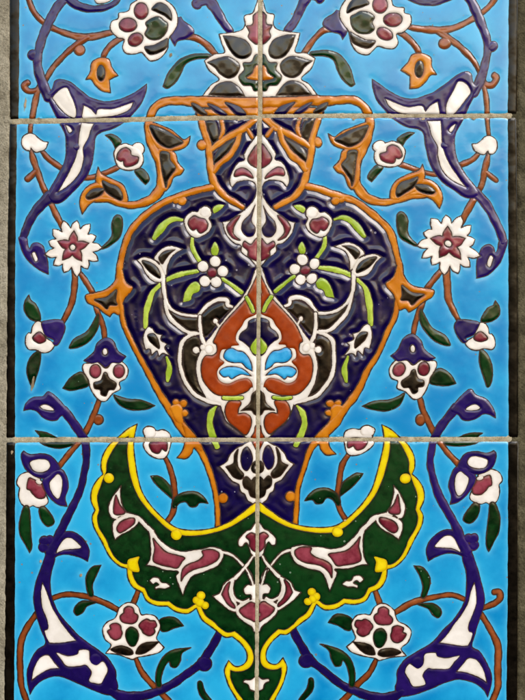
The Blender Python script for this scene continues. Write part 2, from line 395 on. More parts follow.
# ---- inside the vase
motif('flower')
ST('e', '462,500,18 420,495,28 380,515,36 345,555,40 320,592,24', 'lime', 'leaf')
ST('f', '112,585,18 112,635,24 135,685,24 152,708,20', 'lime', 'stem')
B('f', '213,440 240,422 277,424* 252,450 220,467', 'lime', 'leaf')
B('f', '80,480 110,457 138,458 150,440 180,428 205,445 208,475 197,492 210,525 195,560 160,582 130,590 100,576 78,540 70,505', 'white', 'corolla', layer=3)
O('f', 177, 460, 30, 'white', 'petal', layer=3.4)
B('f', '93,500 120,478 148,488 175,495 190,520 182,550 152,567 132,545* 112,552 92,527', 'pink', 'heart', layer=4.2)
motif('daisy')
ST('i', '140,155,20 80,165,26 30,178,28 -20,200,24', 'lime', 'stem')
ST('i', '262,193,20 310,225,22 358,262,26', 'lime', 'stem')
B('i', '225,8 246,45 236,76 210,74 204,45', 'lime', 'leaf')
B('i', '62,312* 74,260 100,220 130,207 153,225 145,257 115,272 102,302', 'lime', 'leaf')
for dx, dy in ((-47, -30), (14, -55), (52, -6), (19, 47), (-38, 44)): O('i', 212 + dx, 162 + dy, 29, 'white', 'petal', layer=3 + .07 * (dx % 3))
O('i', 211, 162, 26, 'pink', 'centre', layer=4.4)
motif('bird_leaf')
ST('h', '540,155,22 470,168,26 420,182,28 388,198,24', 'lime', 'stem')
ST('h', '352,222,24 315,260,26 295,310,34 280,370,30 278,437,24', 'lime', 'stem')
ST('h', '365,180,28 370,250,24 380,300,22 400,340,20 440,365,18 500,378,18 550,380,20', 'white', 'line', layer=3)
ST('h', '370,255,16 383,350,22 410,400,26 450,435,24 495,462,22 550,466,20', 'white', 'line', layer=3)
ST('i', '140,380,20 165,350,22 195,320,24 240,298,24 285,300,28 288,325,24 312,335,16', 'white', 'line', layer=3.1)
ST('i', '90,466,20 148,468,20', 'white', 'line', layer=3)
B('h', '386,335 420,365 480,387 547,390 545,458 490,455 430,420 400,380', 'black', 'recess', layer=2.6)
B('h', '234,100* 270,84 310,94 345,120 367,155 377,190 350,212 310,202 280,170 260,130', 'white', 'petal', layer=3.3)
B('h', '260,104 300,110 335,135 352,170 350,192 320,177 285,147', 'black', 'recess', layer=4.4)
B('h', '320,90 350,50 400,28 467,45* 430,66 405,92 388,132 382,178 360,152 345,114', 'white', 'petal', layer=3.4)
B('h', '343,87 375,55 428,47* 400,70 372,107 360,120', 'black', 'recess', layer=4.5)
motif('sprig')
B('h', '285,438 265,490 278,550* 300,545 308,578* 335,555 345,584* 365,568 402,580* 375,540 386,520* 355,500 362,474* 330,465 310,440', 'white', 'corolla', layer=3)
B('h', '289,473 320,468 342,500 347,543 312,520 295,500', 'black', 'centre', layer=4.2)
ST('h', '383,585,14 397,630,28 393,670,32 388,705,20', 'lime', 'leaf')
motif('sprig')
ST('l', '234,228,14 207,265,34 199,320,34 210,370,40 236,435,30', 'lime', 'leaf')
motif('palmette')
CC('i', '450,110 425,150 395,230 350,300 300,358 250,418 203,480 170,520 150,560 130,620 135,690 155,745 190,800 245,820 262,860 285,910 340,952 390,995 450,1000', 'white', 'frame', layer=3)
ST('i', '152,466,20 105,475,22 65,505,24 50,560,24 50,620,24 65,680,24 90,730,24 130,775,24 190,805,24 252,820,22', 'white', 'line', layer=3)
B('i', '110,485 143,490 150,540 137,590 128,640 132,690 152,745 195,790 140,765 95,715 70,650 65,570 75,515', 'black', 'recess', layer=2.6)
B('i', '158,385 200,340 260,313 290,332 302,347 250,400 205,460 172,482 160,430', 'black', 'recess', layer=2.6)
ST('i', '150,380,20 150,430,22 160,490,24 178,530,22', 'white', 'line', layer=3.2)
O('i', 228, 405, 15, 'white', 'knob', layer=3.3)
ST('i', '230,412,16 246,432,18', 'white', 'line', layer=3.2)
CC('A3', '268,-76 255,-47 232,0 211,39 160,95 121,140 100,178 90,203 102,214 103,240 86,254 62,254 47,275 42,310 50,350 77,388 105,408 140,413 180,410 222,395 240,378 268,380', 'red', 'panel', layer=4)
for x, y, r in ((74, 230, 19), (24, 234, 15), (50, 222, 13)): O('A3', x, y, r, 'white', 'knob', layer=5 + r * .01)
ST('i', '382,285,20 402,322,24 417,358,20', 'lime', 'stem', layer=5.2)
CC('i', '450,345 430,372 380,397 360,430 335,465 330,500 345,525 310,530 300,545 260,550 250,590 272,612 245,640 236,668 250,703 290,717 340,697 385,690 408,708 415,735 412,762 420,780 450,780', 'white', 'frame', layer=5, line=.8)
CC('i', '450,395 430,390 395,405 385,440 355,465 345,495 370,512 400,540 415,570 450,590', 'navy', 'petal', layer=6)
CC('i', '450,480 430,490 400,535 420,570 450,572', 'lime', 'bud', layer=7)
B('A3', '131,262 133,245 142,232 162,225 185,235 207,240 227,260 240,288 243,316* 218,302 200,284 170,283 146,276', 'sky', 'petal')
B('A3', '114,320 125,305 150,297 185,299 212,310 240,334* 222,332 200,328 180,336 162,346 150,336* 130,338', 'sky', 'petal')
ST('l', '266,188,20 310,191,24 362,188,20', 'lime', 'tie', layer=6.6)
B('A3', '150,433 190,430 200,440 190,462 188,480* 215,478 237,495 238,530 217,564 185,542 150,512 135,470', 'red', 'lobe', layer=5)
CC('A3', '268,383 250,396 240,408 232,440 196,470* 225,467 240,469 250,483 268,493', 'black', 'star', layer=6.4, w=1.6)
CC('l', '450,315 427,330 420,360 405,392 425,440 437,462 450,450', 'red', 'spike', layer=5.5)
motif('pendant')
CC('f', '450,72 430,80 400,120 370,170 372,200 340,213 315,250 298,300 310,335 335,312 380,302 418,312 433,350 415,402 380,442 340,472 300,500 262,510* 280,570 320,615 355,627 358,662 400,695 430,728 450,735', 'white', 'frame', layer=3.6)
CC('f', '450,118 430,125 390,185 395,215 420,235 450,247', 'pink', 'petal', w=6)
B('f', '323,283 330,250 365,238 402,260 416,292 370,277', 'pink', 'petal')
B('f', '427,423* 400,470 365,508 358,550 385,582 417,577 427,540 408,500', 'navy', 'recess', layer=5)
B('f', '283,535 320,490 352,478 322,530 320,570 352,602 310,588', 'pink', 'petal')
CC('A1', '262,596 245,600 225,622 200,610 192,630 213,650 214,672 240,688 262,694', 'pink', 'petal', w=2)
motif('medallion')
CC('A5', '255,66 215,72 185,88 160,100 130,130 115,160 84,181* 112,210 140,245 170,260 177,290 197,305 209,330 235,347 255,352', 'white', 'frame', layer=3.6)
B('A5', '112,182* 145,166 150,130 168,104 163,150 170,186 192,216 180,238 150,230 130,207', 'black', 'petal')
B('A5', '186,112 205,94 222,112 231,150 221,180 205,200 186,187 178,150', 'navy', 'recess', layer=5)
CC('A5', '255,237 240,226 225,241* 203,224 187,240 191,270 212,285* 220,310 240,320 255,323', 'black', 'petal')
CC('A5', '255,158 236,160 224,185 231,206 255,214', 'black', 'petal')
O('A5', 246, 186, 8, 'white', 'dot', ry=12, layer=7.4, mode='L')
# ---- crescent
motif('crescent')
CC('P', '258,502 254,503 244,511 230,521 214,527.6 196,530 180,528.6 170,523.5 160,515 150,504 142,491 138,477 135.5,462 134,448 134.4,438 137.4,423.6* 128,428.5 118,437 109,445 102.5,456 101,467 103,474* 97,480 92,489 91,500 95,510* 92.2,517 94,527 101,540 104,546* 110,557 119,565.5 127,568.4* 128,578 133,587 142.4,592.4* 147,601 157,605.6 167.6,606* 176,611.6 186,613.6 191,612 196.5,608* 202,619.5 211,626.5 217,631* 225,637 232.5,636.5* 241,643.5 246.5,652 246.6,660 242,665 235,666 228.6,660.2* 224.4,670 227,681 230,688 236,698 244,712 257,725', 'yellow', 'border', layer=4)
CC('P', '258,511 256,511 246,517.5 230,527 214,532.6 196,535.6 180,534.8 168,529 157,519 147,508.5 138,496 131.5,480 128.5,465 127.2,450 128.6,436* 119.5,441.5 113,450 107.5,461 106.5,471* 101.5,484 97.5,497 99.5,510* 97.4,518 99.5,528 106.5,539.5 109,546.5* 115,557 123,563.2 131.5,563.5* 133,574.5 137.5,583.5 145,588* 149.5,597 157,600.6 169,601* 177,606.6 187,608.4 194,604.5 199,602* 206,615.5 214,621.5 219,627* 227,632 235,631* 244,638.5 251.5,648 253.8,658 251,666 244,670.5 236,671.5 230.5,670* 230.8,678 235,688 242,698 249,708 257,714', 'green', 'field', layer=5, h=.4, field=True, line=.7)
O('k', 95, 590, 25, 'yellow', 'knob', layer=6)
B('n', '190,400 218,388 247,383 240,410 247,455 215,457 190,440', 'yellow', 'knob', layer=6)
O('o', 32, 272, 27, 'yellow', 'knob', layer=6)
for x, y, r in ((155, 177, 22), (132, 200, 19), (176, 226, 19), (150, 212, 22)): O('r', x, y, r, 'yellow', 'knob', layer=6 + r * .012)
G = dict(layer=6)
motif('leaf_scroll')
ST('n', '185,170,20 240,190,24 280,228,26 312,258,26', 'white', 'stem', layer=6)
B('n', '156,26* 115,80 92,135 105,185 130,196 150,182 192,177 165,130 153,75', 'white', 'leaf', layer=6.2)
B('n', '130,73 119,120 119,167 150,174 178,160 150,120', 'pink', 'recess', layer=7)
B('n', '118,207 160,180 205,170 242,190 236,222 200,252 160,272 125,299* 112,250', 'white', 'leaf', layer=6.3)
B('n', '133,242 150,210 190,190 222,190 223,215 195,240 150,264', 'pink', 'recess', layer=7)
B('n', '283,222 312,240 345,290 395,332 455,355 510,350 560,343 610,333 662,348 667,385 640,427 585,454 515,480 485,522 465,577* 445,530 430,480 440,457 370,449 325,432 280,426* 300,395 303,340 298,280', 'white', 'leaf', layer=6.1)
B('n', '315,290 322,340 315,400 340,420 400,435 437,440 460,410 475,387 430,372 380,356 340,317', 'pink', 'recess', layer=7)
B('o', '160,352 210,345 247,365 237,400 190,427 110,452 72,482 56,505 60,450 90,420 140,400 165,377', 'pink', 'recess', layer=7)
ST('o', '255,357,18 310,375,16 350,410,16 385,450,16 405,480,16 412,530,16', 'white', 'stem', layer=6)
B('n', '298,502 320,484 346,490 357,510 385,515 402,532 375,543 345,541 328,546 326,532 345,522 330,512 315,520', 'white', 'cloud', layer=6)
motif('palmette')
CC('A5', '255,418 236,434 222,455 205,462 185,480 168,502 170,528 186,530 202,514 215,535 222,560 236,577 255,582', 'white', 'frame', layer=6.2, w=1)
CC('A5', '255,484 238,474 220,470 200,488 215,505 217,530 232,550 255,560', 'pink', 'petal', layer=7)
ST('o', '412,385,16 380,430,18 330,485,22 300,505,20', 'white', 'stem', layer=6.1)
B('A6', '54,113* 86,98 104,60 138,34 156,30 142,75 144,110 164,150 160,182 130,176 90,146', 'white', 'leaf', layer=6.3)
B('A6', '94,107* 112,66 132,50 125,90 135,130 154,156 150,168 120,148', 'pink', 'recess', layer=7)
ST('A6', '150,36,12 140,80,14 152,122,15 185,140,15 214,127,13', 'white', 'stem', layer=6.15)
ST('A6', '203,-6,12 224,40,14 236,72,14', 'white', 'stem', layer=6.15)
CC('A6', '250,50 232,64 206,64 190,84 200,106 222,108 226,128 250,132', 'white', 'knot', layer=6.25)
CC('A6', '250,120 220,128 170,148 154,168 164,202 195,228 225,248 237,270 250,278', 'white', 'frame', layer=6.2)
CC('A6', '250,150 222,138 197,153 171,175 190,202 220,217 236,226 250,228', 'pink', 'petal', layer=7)
CC('A6', '250,458 236,470 220,479 195,480 190,491 210,500 219,522 238,530 250,532', 'white', 'bud', layer=6.2)
# ---- turquoise ground, middle tiles
motif('vine')
ST('d', '155,150,16 165,190,30 185,250,30 210,320,28 238,380,26', 'brown', 'stem')
ST('d', '182,252,24 155,280,32 136,297,30', 'brown', 'twig', layer=.9)
ST('d', '208,152,20 245,195,28 305,238,26', 'brown', 'stem')
ST('d', '400,290,24 455,287,26 500,275,26 550,255,26 592,235,24', 'brown', 'stem')
ST('d', '252,410,28 285,480,30 322,550,26', 'brown', 'stem')
motif('flower_bud')
B('d', '113,85 140,67 170,70 190,87 215,105 242,110* 230,142 205,157 175,160 155,140* 150,154 125,147 108,120', 'white', 'petal')
motif('flower')
B('e', '75,75* 105,70 140,85 157,110 132,147 115,115 100,95', 'green', 'leaf')
B('e', '223,257 255,240 287,265 297,300 278,324* 255,300', 'green', 'leaf')
B('e', '123,190 120,160 140,130 175,117 205,125 240,130 262,165 268,205 250,237 205,252 165,247 138,230', 'white', 'corolla')
O('e', 240, 145, 33, 'white', 'petal', layer=4.5)
B('e', '133,190 145,155 175,137 202,150 210,175 242,185 237,215 205,232 175,232 165,205* 150,207', 'pink', 'heart', layer=5.2)
motif('leaf')
B('e', '140,473 160,488 164,540 147,590 110,622 75,642 52,642 90,605 110,570 108,520 120,485', 'green', 'blade')
motif('star_flower')
def spiky(cx, cy, n, ro, ri, ph, bulge=.5):
    t = []
    for k in range(n):
        a0 = ph + 2 * math.pi * k / n; d = 2 * math.pi / n
        rr = ro * (1 + .08 * math.sin(k * 2.3))
        t.append('%f,%f*' % (cx + ri * math.sin(a0 - d / 2), cy - ri * math.cos(a0 - d / 2)))
        t.append('%f,%f' % (cx + (ri * .45 + rr * .55) * math.sin(a0 - d * .3), cy - (ri * .45 + rr * .55) * math.cos(a0 - d * .3)))
        t.append('%f,%f*' % (cx + rr * math.sin(a0 + d * .06), cy - rr * math.cos(a0 + d * .06)))
        t.append('%f,%f' % (cx + (ri * .45 + rr * .55) * math.sin(a0 + d * .3), cy - (ri * .45 + rr * .55) * math.cos(a0 + d * .3)))
    return ' '.join(t)
B('d', spiky(368, 638, 13, 138, 98, .1), 'white', 'corolla')
t5 = []
for k in range(5):
    a = 2 * math.pi * k / 5 + .06
    t5 += ['%f,%f*' % (365 + 84 * math.sin(a), 636 - 84 * math.cos(a)), '%f,%f' % (365 + 58 * math.sin(a + .32), 636 - 58 * math.cos(a + .32)), '%f,%f*' % (365 + 40 * math.sin(a + .628), 636 - 40 * math.cos(a + .628)), '%f,%f' % (365 + 58 * math.sin(a + .936), 636 - 58 * math.cos(a + .936))]
B('d', ' '.join(t5), 'pink', 'star', layer=5.2)
O('d', 364, 636, 16, 'white', 'centre', layer=7.2)
motif('vine')
ST('g', '365,112,20 375,170,30 372,240,30 360,310,30 335,370,28 308,418,24', 'brown', 'stem')
ST('g', '393,155,20 435,215,28 470,280,26 485,350,26 505,400,26 520,450,26 524,512,22', 'brown', 'stem')
motif('flower')
B('g', '145,273* 124,305 121,350 145,390 185,408 204,400 200,365 180,320 155,300', 'green', 'leaf')
B('g', '200,553 165,570 140,610 134,655 142,695 155,725 167,730 178,700 196,640 204,600', 'green', 'leaf')
B('g', '155,465 163,430 185,406 215,413 232,440 225,480 262,510 272,530 250,557 215,564 180,550 145,547 128,520 130,480 145,462', 'white', 'corolla')
B('g', '163,490 195,458 224,480 228,505 195,517', 'pink', 'heart')
B('g', '208,412 240,400 290,397 317,403* 327,440 310,492 285,527 264,517 270,500 230,480 215,450', 'blue_line', 'calyx', layer=4.6)
motif('leaf')
B('g', '490,368 497,410 482,460 440,512 390,537 348,542 350,525 375,490 430,460 462,415', 'green', 'blade')
motif('flower')
B('k', '118,173 150,183 200,195 260,200 327,228* 280,247 210,250 160,232 130,202', 'green', 'leaf')
B('j', '313,141* 345,95 385,64 415,62 445,100 440,130 390,147 350,152', 'green', 'leaf')
B('h', '-5,615 30,605 80,640 115,608 160,608 191,645 181,690 148,712 152,745 115,767 80,805 45,800 18,770 0,735 -10,695 -36,650 -32,620', 'white', 'corolla')
O('h', 27, 655, 29, 'pink', 'petal', ry=35); O('h', 145, 655, 29, 'pink', 'petal', ry=35)
B('k', '70,62 86,66 97,90 132,115 122,147 95,152 80,180 55,172 50,150 23,142 20,113 53,100', 'black', 'heart')
B('h', '60,495 90,488 120,508 142,555 182,582* 150,614 110,614 78,637 45,612 5,617 -32,602* 18,560 33,520', 'blue_line', 'calyx', layer=4.8)
O('h', 76, 558, 14, 'white', 'dot', ry=18, layer=7.4)
motif('vine')
ST('j', '497,200,24 465,285,30 425,365,28 390,415,26 340,475,28 283,548,26', 'brown', 'stem')
O('k', 42, 298, 26, 'brown', 'knob', layer=.9)
motif('leaf')
B('j', '175,352* 225,360 268,378 300,393 365,393 372,420 320,440 270,440 225,427 195,407 198,380', 'green', 'blade', layer=.8)
# ---- lower scrolls
motif('scroll')
ST('j', '320,250,44 365,310,42 402,365,42 427,415,40 432,500,34 420,570,33 405,640,34 375,710,36 330,800,40 285,895,44 250,965,52', 'blue_line', 'stem')
B('j', '118,253* 130,215 165,187 215,180 240,158 275,177 320,225 347,260 330,275 305,280 285,300 250,302 215,287 185,257 150,247', 'blue_line', 'bud', h=.8)
B('j', '202,228 230,221 265,240 268,253 235,251 208,241', 'white', 'inlay', **W_)
for x, y, r in ((222, 305, 26), (218, 335, 26), (248, 300, 24)): O('m', x, y, r, 'blue_line', 'knob', layer=2.2)
B('m', '290,285 330,257 380,264 422,300 447,350 440,407* 400,387 340,372 290,378 255,400 240,370', 'blue_line', 'blade')
B('m', '287,345 320,295 355,289 395,318 406,338 370,345 320,350 285,364', 'white', 'inlay', **W_)
B('p', '245,-60 205,40 180,110 168,190 180,270 205,345 228,415 185,450 148,515 135,580 150,674* 175,632 225,594 290,580 350,599 430,634 520,670 575,672 590,630 582,595 577,548 540,490 500,455 450,420 395,378 345,325 295,265 262,190 252,120 258,60 275,-10', 'blue_line', 'blade', h=.5)
B('p', '212,110* 205,160 210,230 237,305 240,342 222,355 242,405 260,415 320,412 382,402* 340,355 300,300 260,230 235,160', 'white', 'inlay', **W_)
B('p', '240,474 200,488 170,540 158,602* 200,570 250,545 298,540* 270,508', 'white', 'inlay', **W_)
B('p', '283,462 340,478 385,470 398,448 445,452 452,500 480,524 515,505 540,548 522,590 504,618 470,615 445,602 457,560 430,525 400,530 335,530 305,495', 'white', 'inlay', **W_)
O('p', 478, 495, 28, 'blue_line', 'knob', layer=6)
ST('q', '100,650,40 160,680,52 250,680,46 340,656,40 420,615,40 480,572,38 550,520,40 600,450,40 635,390,38 652,345,34', 'blue_line', 'stem', layer=2.2)
O('r', 172, 518, 38, 'blue_line', 'knob', layer=2)
motif('flower')
B('m', '118,135 145,133 153,200 156,270 161,330 150,364* 125,320 99,270 97,210', 'green', 'leaf')
B('m', '198,138 225,133 262,180 272,215 240,232 210,206 196,165', 'green', 'leaf')
B('j', '110,568 90,588 83,618 98,640* 93,680 108,720 138,737 165,728* 190,738 217,732 242,705 215,640 200,590 150,560', 'white', 'corolla', layer=1.6)
B('j', '145,590 180,600 207,612 227,650 224,687 190,692 165,672 150,652 133,640', 'pink', 'heart', layer=2.4)
O('j', 196, 609, 17, 'white', 'dot', ry=11, layer=5, rot=20)
B('j', '106,472 118,453* 150,471 205,467 255,479 292,520 304,555 270,572 225,592 175,582 130,547 110,507', 'blue_line', 'calyx', layer=3)
B('j', '150,510 190,495 235,498 252,525 240,550 205,562 165,550', 'white', 'inlay', **W_)
B('j', '275,550 312,548 337,590 342,640 327,690 337,732* 290,722 245,682 218,640 213,600 240,575', 'blue_line', 'calyx', layer=3.1)
B('j', '265,590 290,568 310,590 312,640 295,692 270,680 250,640 248,610', 'white', 'inlay', **W_)
motif('vine')
ST('m', '255,594,22 320,573,26 390,575,26 460,590,28 540,622,28 612,662,26', 'brown', 'stem')
B('m', '507,425* 460,434 431,480 431,530 445,578 467,578 463,530 477,490', 'green', 'leaf')
B('m', '452,605 410,604 380,625 369,655 385,677 415,662 435,632 482,612', 'green', 'leaf')
motif('vine')
ST('p', '185,265,24 140,330,30 108,400,32 100,480,30 102,560,30 108,630,28 135,710,28', 'brown', 'stem')
motif('flower')
ST('q', '243,150,24 228,190,26 213,225,24', 'brown', 'stem')
B('q', '345,302 385,284 430,289 470,329* 420,341 385,357 355,352', 'green', 'leaf')
B('q', '133,275 145,240 180,214 215,214 242,235 257,272 285,270 325,279 347,310 351,340 340,370 335,395 372,437* 345,462 290,477 235,487 215,497 190,490 140,472 78,466* 105,425 75,395 63,345 85,310 120,293', 'white', 'corolla')
B('q', '158,307 149,282 168,262* 172,240 195,229 217,240 222,262* 241,277 236,303 215,318 180,316', 'pink', 'petal')
B('q', '87,356 103,344* 100,324 127,313 152,325 157,346* 163,365 152,390 125,400 103,388*', 'pink', 'petal')
B('q', '243,327 258,305* 282,293 302,301* 326,304 335,328 322,342* 325,362 300,380 270,368 258,350*', 'pink', 'petal')
B('q', '205,333 235,348 244,385 226,427 200,427 179,390 181,353', 'green', 'heart', layer=5)
B('q', '103,446 150,427 200,440 217,466 190,476 140,466', 'black', 'petal')
B('q', '229,467 245,430 285,410 348,407* 310,442 270,467', 'black', 'petal')
motif('vine')
ST('q', '228,490,20 260,560,28 310,620,28 370,680,28 405,715,28', 'brown', 'stem')
B('q', '333,632 328,580 343,520 380,468 430,445 507,437* 462,465 453,505 432,537 405,532 395,508 372,540 357,590 357,632', 'green', 'leaf')
motif('leaf')
B('r', '140,608 160,608 175,655 215,710 190,715 155,682 139,642', 'green', 'blade')
motif('flower')
ST('k', '370,475,20 400,540,26 418,610,28 425,690,28 415,760,28 382,815,26', 'brown', 'stem')
B('k', '303,579* 340,578 380,603 407,640 412,692 385,672 345,637 315,602', 'green', 'leaf')
B('o', '8,122 30,80 80,58 130,58 170,83 192,117* 150,114 130,133 100,133 80,110 50,115 22,142', 'green', 'leaf')
B('k', '265,352 285,331 315,334 335,352 365,347 397,365 407,400 400,440 385,480 360,494 320,487 285,462 266,425 276,395', 'white', 'corolla')
B('k', '296,420 320,405 360,398 387,415 383,455 360,445* 342,467 310,457', 'pink', 'heart')
O('k', 300, 362, 31, 'white', 'petal', layer=4.5)
# the lower vine beside the dark mortar ends in a curl
motif('vine')
ST('P', '481,609,4 488,606,5.4 495,603,6 500,598,6.4 499,592,6.4 494,592,6', 'brown', 'curl', mode='R')

# ---- wear: a scarred leaf tip, a rubbed streak, chipped glaze along the joints
def chip(x, y, rx, ry, rot=0):
    motif('chip')
    n = 14; a = np.linspace(0, 2 * math.pi, n, endpoint=False); rr = 1 + .35 * np.random.uniform(-1, 1, n)
    u, v = rx * rr * np.cos(a), ry * rr * np.sin(a); c, sn = math.cos(rot), math.sin(rot)
    put('chip', closed([(x + p * c - q * sn, y + p * sn + q * c, 0, False) for p, q in zip(u, v)]), 'chip', 'L')
for args in ((33, 383, 1.6, 6, .15), (25.5, 104, 1.0, 6, .12), (171, 55, 1.3, 2.2, .3), (41, 561, 1.2, 1.4), (81, 575, 1.5, 1.2), (12, 452, 1.2, 2.0), (345, 520, 1.2, .8), (472, 640, .9, .9)): chip(*args)
for jx, jy, vert in ([(random.uniform(20, 500), yy, 0) for yy in (114.6, 118.6, 437.8, 441.6) for k in range(6)] + [(xx, random.uniform(5, 695), 1) for xx in (-2.1, 2.1) for k in range(8)]):
    if vert: jx = float(axis(jy)) + jx
    elif jy < 120: jy += float(np.interp(jx, [10, 260, 510], [4.3, 1.2, 0]))
    r1, r2 = random.uniform(.8, 2.2), random.uniform(.5, 1.1)
    chip(jx, jy, r2 if vert else r1, r1 if vert else r2)

# ------------------------------------------------------------------ tiles
def bxpoly(*p): return np.array(p, float)
TILES = [
 dict(name='glazed_tile', poly=bxpoly((9.2, -45), (258.2, -45), (258.2, 115.8), (10.2, 119.8)), side='L',
      band=[(-45, 19.3), (60, 19.2), (122, 18.6)],
      label='tile with half a lotus above the vase rim, beside the pale cement edge'),
 dict(name='glazed_tile', poly=bxpoly((262.2, -45), (518.6, -45), (516.8, 114.4), (262.2, 114.2)), side='R',
      band=[(-45, 508.8), (60, 508.4), (122, 507.6)],
      label='tile with half a lotus above the vase rim, beside the dark mortar edge'),
 dict(name='glazed_tile', poly=bxpoly((9.8, 123.6), (257.5, 119.0), (256.2, 438.2), (6.0, 438.4), (7.0, 260)), side='L',
      band=[(110, 17.2), (260, 15.2), (450, 15)],
      label='tile with half the navy vase body and red palmette, beside the pale cement edge'),
 dict(name='glazed_tile', poly=bxpoly((261.6, 117.4), (516.2, 117.2), (518.2, 300), (518.2, 438.0), (259.8, 438.2)), side='R',
      band=[(110, 507.8), (260, 508.4), (450, 508.6)],
      label='tile with half the navy vase body and red palmette, beside the dark mortar edge'),
 dict(name='glazed_tile', poly=bxpoly((6.4, 441.8), (256.0, 441.6), (254.8, 745), (3.4, 745)), side='L',
      band=[(430, 15.2), (600, 15), (760, 13.6)],
      label='tile with half the dark green yellow-edged crescent, beside the pale cement edge'),
 dict(name='glazed_tile', poly=bxpoly((259.4, 441.2), (518.4, 440.8), (517.2, 745), (258.2, 745)), side='R',
      band=[(430, 508.4), (600, 507.6), (760, 505.6)],
      label='tile with half the dark green yellow-edged crescent, beside the dark mortar edge'),
]

def clip(P, quad):
    """convex clip (quad in clockwise sheet order)"""
    area = np.sum(quad[:, 0] * np.roll(quad[:, 1], -1) - np.roll(quad[:, 0], -1) * quad[:, 1])
    sg = 1 if area > 0 else -1
    out = [tuple(p) for p in P]
    for k in range(len(quad)):
        a, b = quad[k], quad[(k + 1) % len(quad)]
        ex, ey = b - a
        new = []
        if not out: return np.zeros((0, 2))
        dist = [sg * (ex * (p[1] - a[1]) - ey * (p[0] - a[0])) for p in out]
        for i in range(len(out)):
            j = (i + 1) % len(out)
            if dist[i] >= 0: new.append(out[i])
            if (dist[i] >= 0) != (dist[j] >= 0):
                t = dist[i] / (dist[i] - dist[j])
                new.append((out[i][0] + (out[j][0] - out[i][0]) * t, out[i][1] + (out[j][1] - out[i][1]) * t))
        out = new
    return np.array(out) if out else np.zeros((0, 2))

def edge_dist(P, quad):
    area = np.sum(quad[:, 0] * np.roll(quad[:, 1], -1) - np.roll(quad[:, 0], -1) * quad[:, 1])
    sg = 1 if area > 0 else -1
    d = np.full(len(P), 1e9)
    for k in range(len(quad)):
        a, b = quad[k], quad[(k + 1) % len(quad)]
        e = b - a; l = np.hypot(*e)
        d = np.minimum(d, sg * (e[0] * (P[:, 1] - a[1]) - e[1] * (P[:, 0] - a[0])) / l)
    return d

def seg_dist(P, poly, reach=None):
    """distance from points to the closed outline, worked out in small neighbourhoods"""
    A, Bq = poly, np.roll(poly, -1, 0)
    res = np.full(len(P), 1e3)
    if len(P) == 0: return res
    if reach is None: reach = 14.0
    cell = 12.0
    key = np.floor(P / cell).astype(int)
    order = np.lexsort((key[:, 1], key[:, 0]))
    ks = key[order]
    cut = np.nonzero(np.any(np.diff(ks, axis=0) != 0, axis=1))[0] + 1
    for idx in np.split(order, cut):
        q = P[idx]; lo, hi = q.min(0) - reach, q.max(0) + reach
        m = np.all((np.maximum(A, Bq) > lo) & (np.minimum(A, Bq) < hi), axis=1)
        if not m.any():
            res[idx] = reach; continue
        a = A[m]; E = Bq[m] - a; L2 = (E ** 2).sum(1) + 1e-12
        t = (((q[:, None] - a[None]) * E[None]).sum(-1) / L2).clip(0, 1)
        dd = q[:, None] - (a[None] + t[..., None] * E[None])
        res[idx] = np.sqrt((dd ** 2).sum(-1).min(1))
    return res

def inside(P, poly):
    x, y = P[:, 0], P[:, 1]; c = np.zeros(len(P), bool)
    n = len(poly); j = n - 1
    for i in range(n):
        xi, yi, xj, yj = *poly[i], *poly[j]
        if yi != yj:
            c ^= ((yi > y) != (yj > y)) & (x < (xj - xi) * (y - yi) / (yj - yi) + xi)
        j = i
    return c

STEP = .12
def drop(P, quad):
    return -.9 * (1 - np.clip(edge_dist(P, quad) / 2.4, 0, 1)) ** 2

# all drawn outlines, for the pooling of the fields
_pts = np.vstack([s['poly'] for s in SHAPES if not s['field']])
KD = kdtree.KDTree(len(_pts))
for i, p in enumerate(_pts): KD.insert((p[0], p[1], 0), i)
KD.balance()
def near(P): return np.array([KD.find((p[0], p[1], 0))[2] for p in P])

def hexgrid(lo, hi, st):
    ys = np.arange(lo[1] + st * .5, hi[1], st * .866)
    g = []
    for k, y in enumerate(ys):
        xs = np.arange(lo[0] + st * (.25 if k % 2 else .75), hi[0], st)
        g.append(np.stack([xs, np.full(len(xs), y)], 1))
    return np.vstack(g) if g else np.zeros((0, 2))

def dedupe(P):
    keep = [0]
    for i in range(1, len(P)):
        if np.hypot(*(P[i] - P[keep[-1]])) > .12: keep.append(i)
    if len(keep) > 2 and np.hypot(*(P[keep[-1]] - P[keep[0]])) < .12: keep.pop()
    return P[keep]

def sheet(poly_full, poly_clip, spacing, margin=.45):
    P = dedupe(poly_clip)
    if len(P) < 3: return None
    G_ = hexgrid(P.min(0), P.max(0), spacing)
    if len(G_):
        G_ = G_ + np.random.uniform(-.12, .12, G_.shape) * spacing
        G_ = G_[inside(G_, P)]
    if len(G_):
        G_ = G_[seg_dist(G_, P) > spacing * margin]
    V = np.vstack([P, G_]) if len(G_) else P
    n = len(P)
    r = delaunay_2d_cdt([Vector(v) for v in V], [], [list(range(n))], 1, 1e-5)
    vs = np.array([tuple(v) for v in r[0]]); fs = [tuple(f) for f in r[2]]
    if not fs: return None
    ct = vs[np.array([f[:3] for f in fs])].mean(1)
    ok = inside(ct, P)
    fs = [f for f, o in zip(fs, ok) if o]
    return vs, fs, P

ROOT = {}
def link(name, verts, faces, mats, mid, parent, origin, attr=None, smooth=None):
    me = bpy.data.meshes.new(name)
    O_ = np.array(origin)
    me.from_pydata((np.asarray(verts, float) - O_).tolist(), [], faces)
    for m in mats: me.materials.append(m)
    me.polygons.foreach_set('material_index', mid)
    me.polygons.foreach_set('use_smooth', [True] * len(faces) if smooth is None else smooth)
    if attr is not None:
        a = me.attributes.new('thin', 'FLOAT', 'POINT'); a.data.foreach_set('value', attr)
    me.update()
    o = bpy.data.objects.new(name, me)
    C.collection.objects.link(o)
    if parent: o.parent = parent
    return o

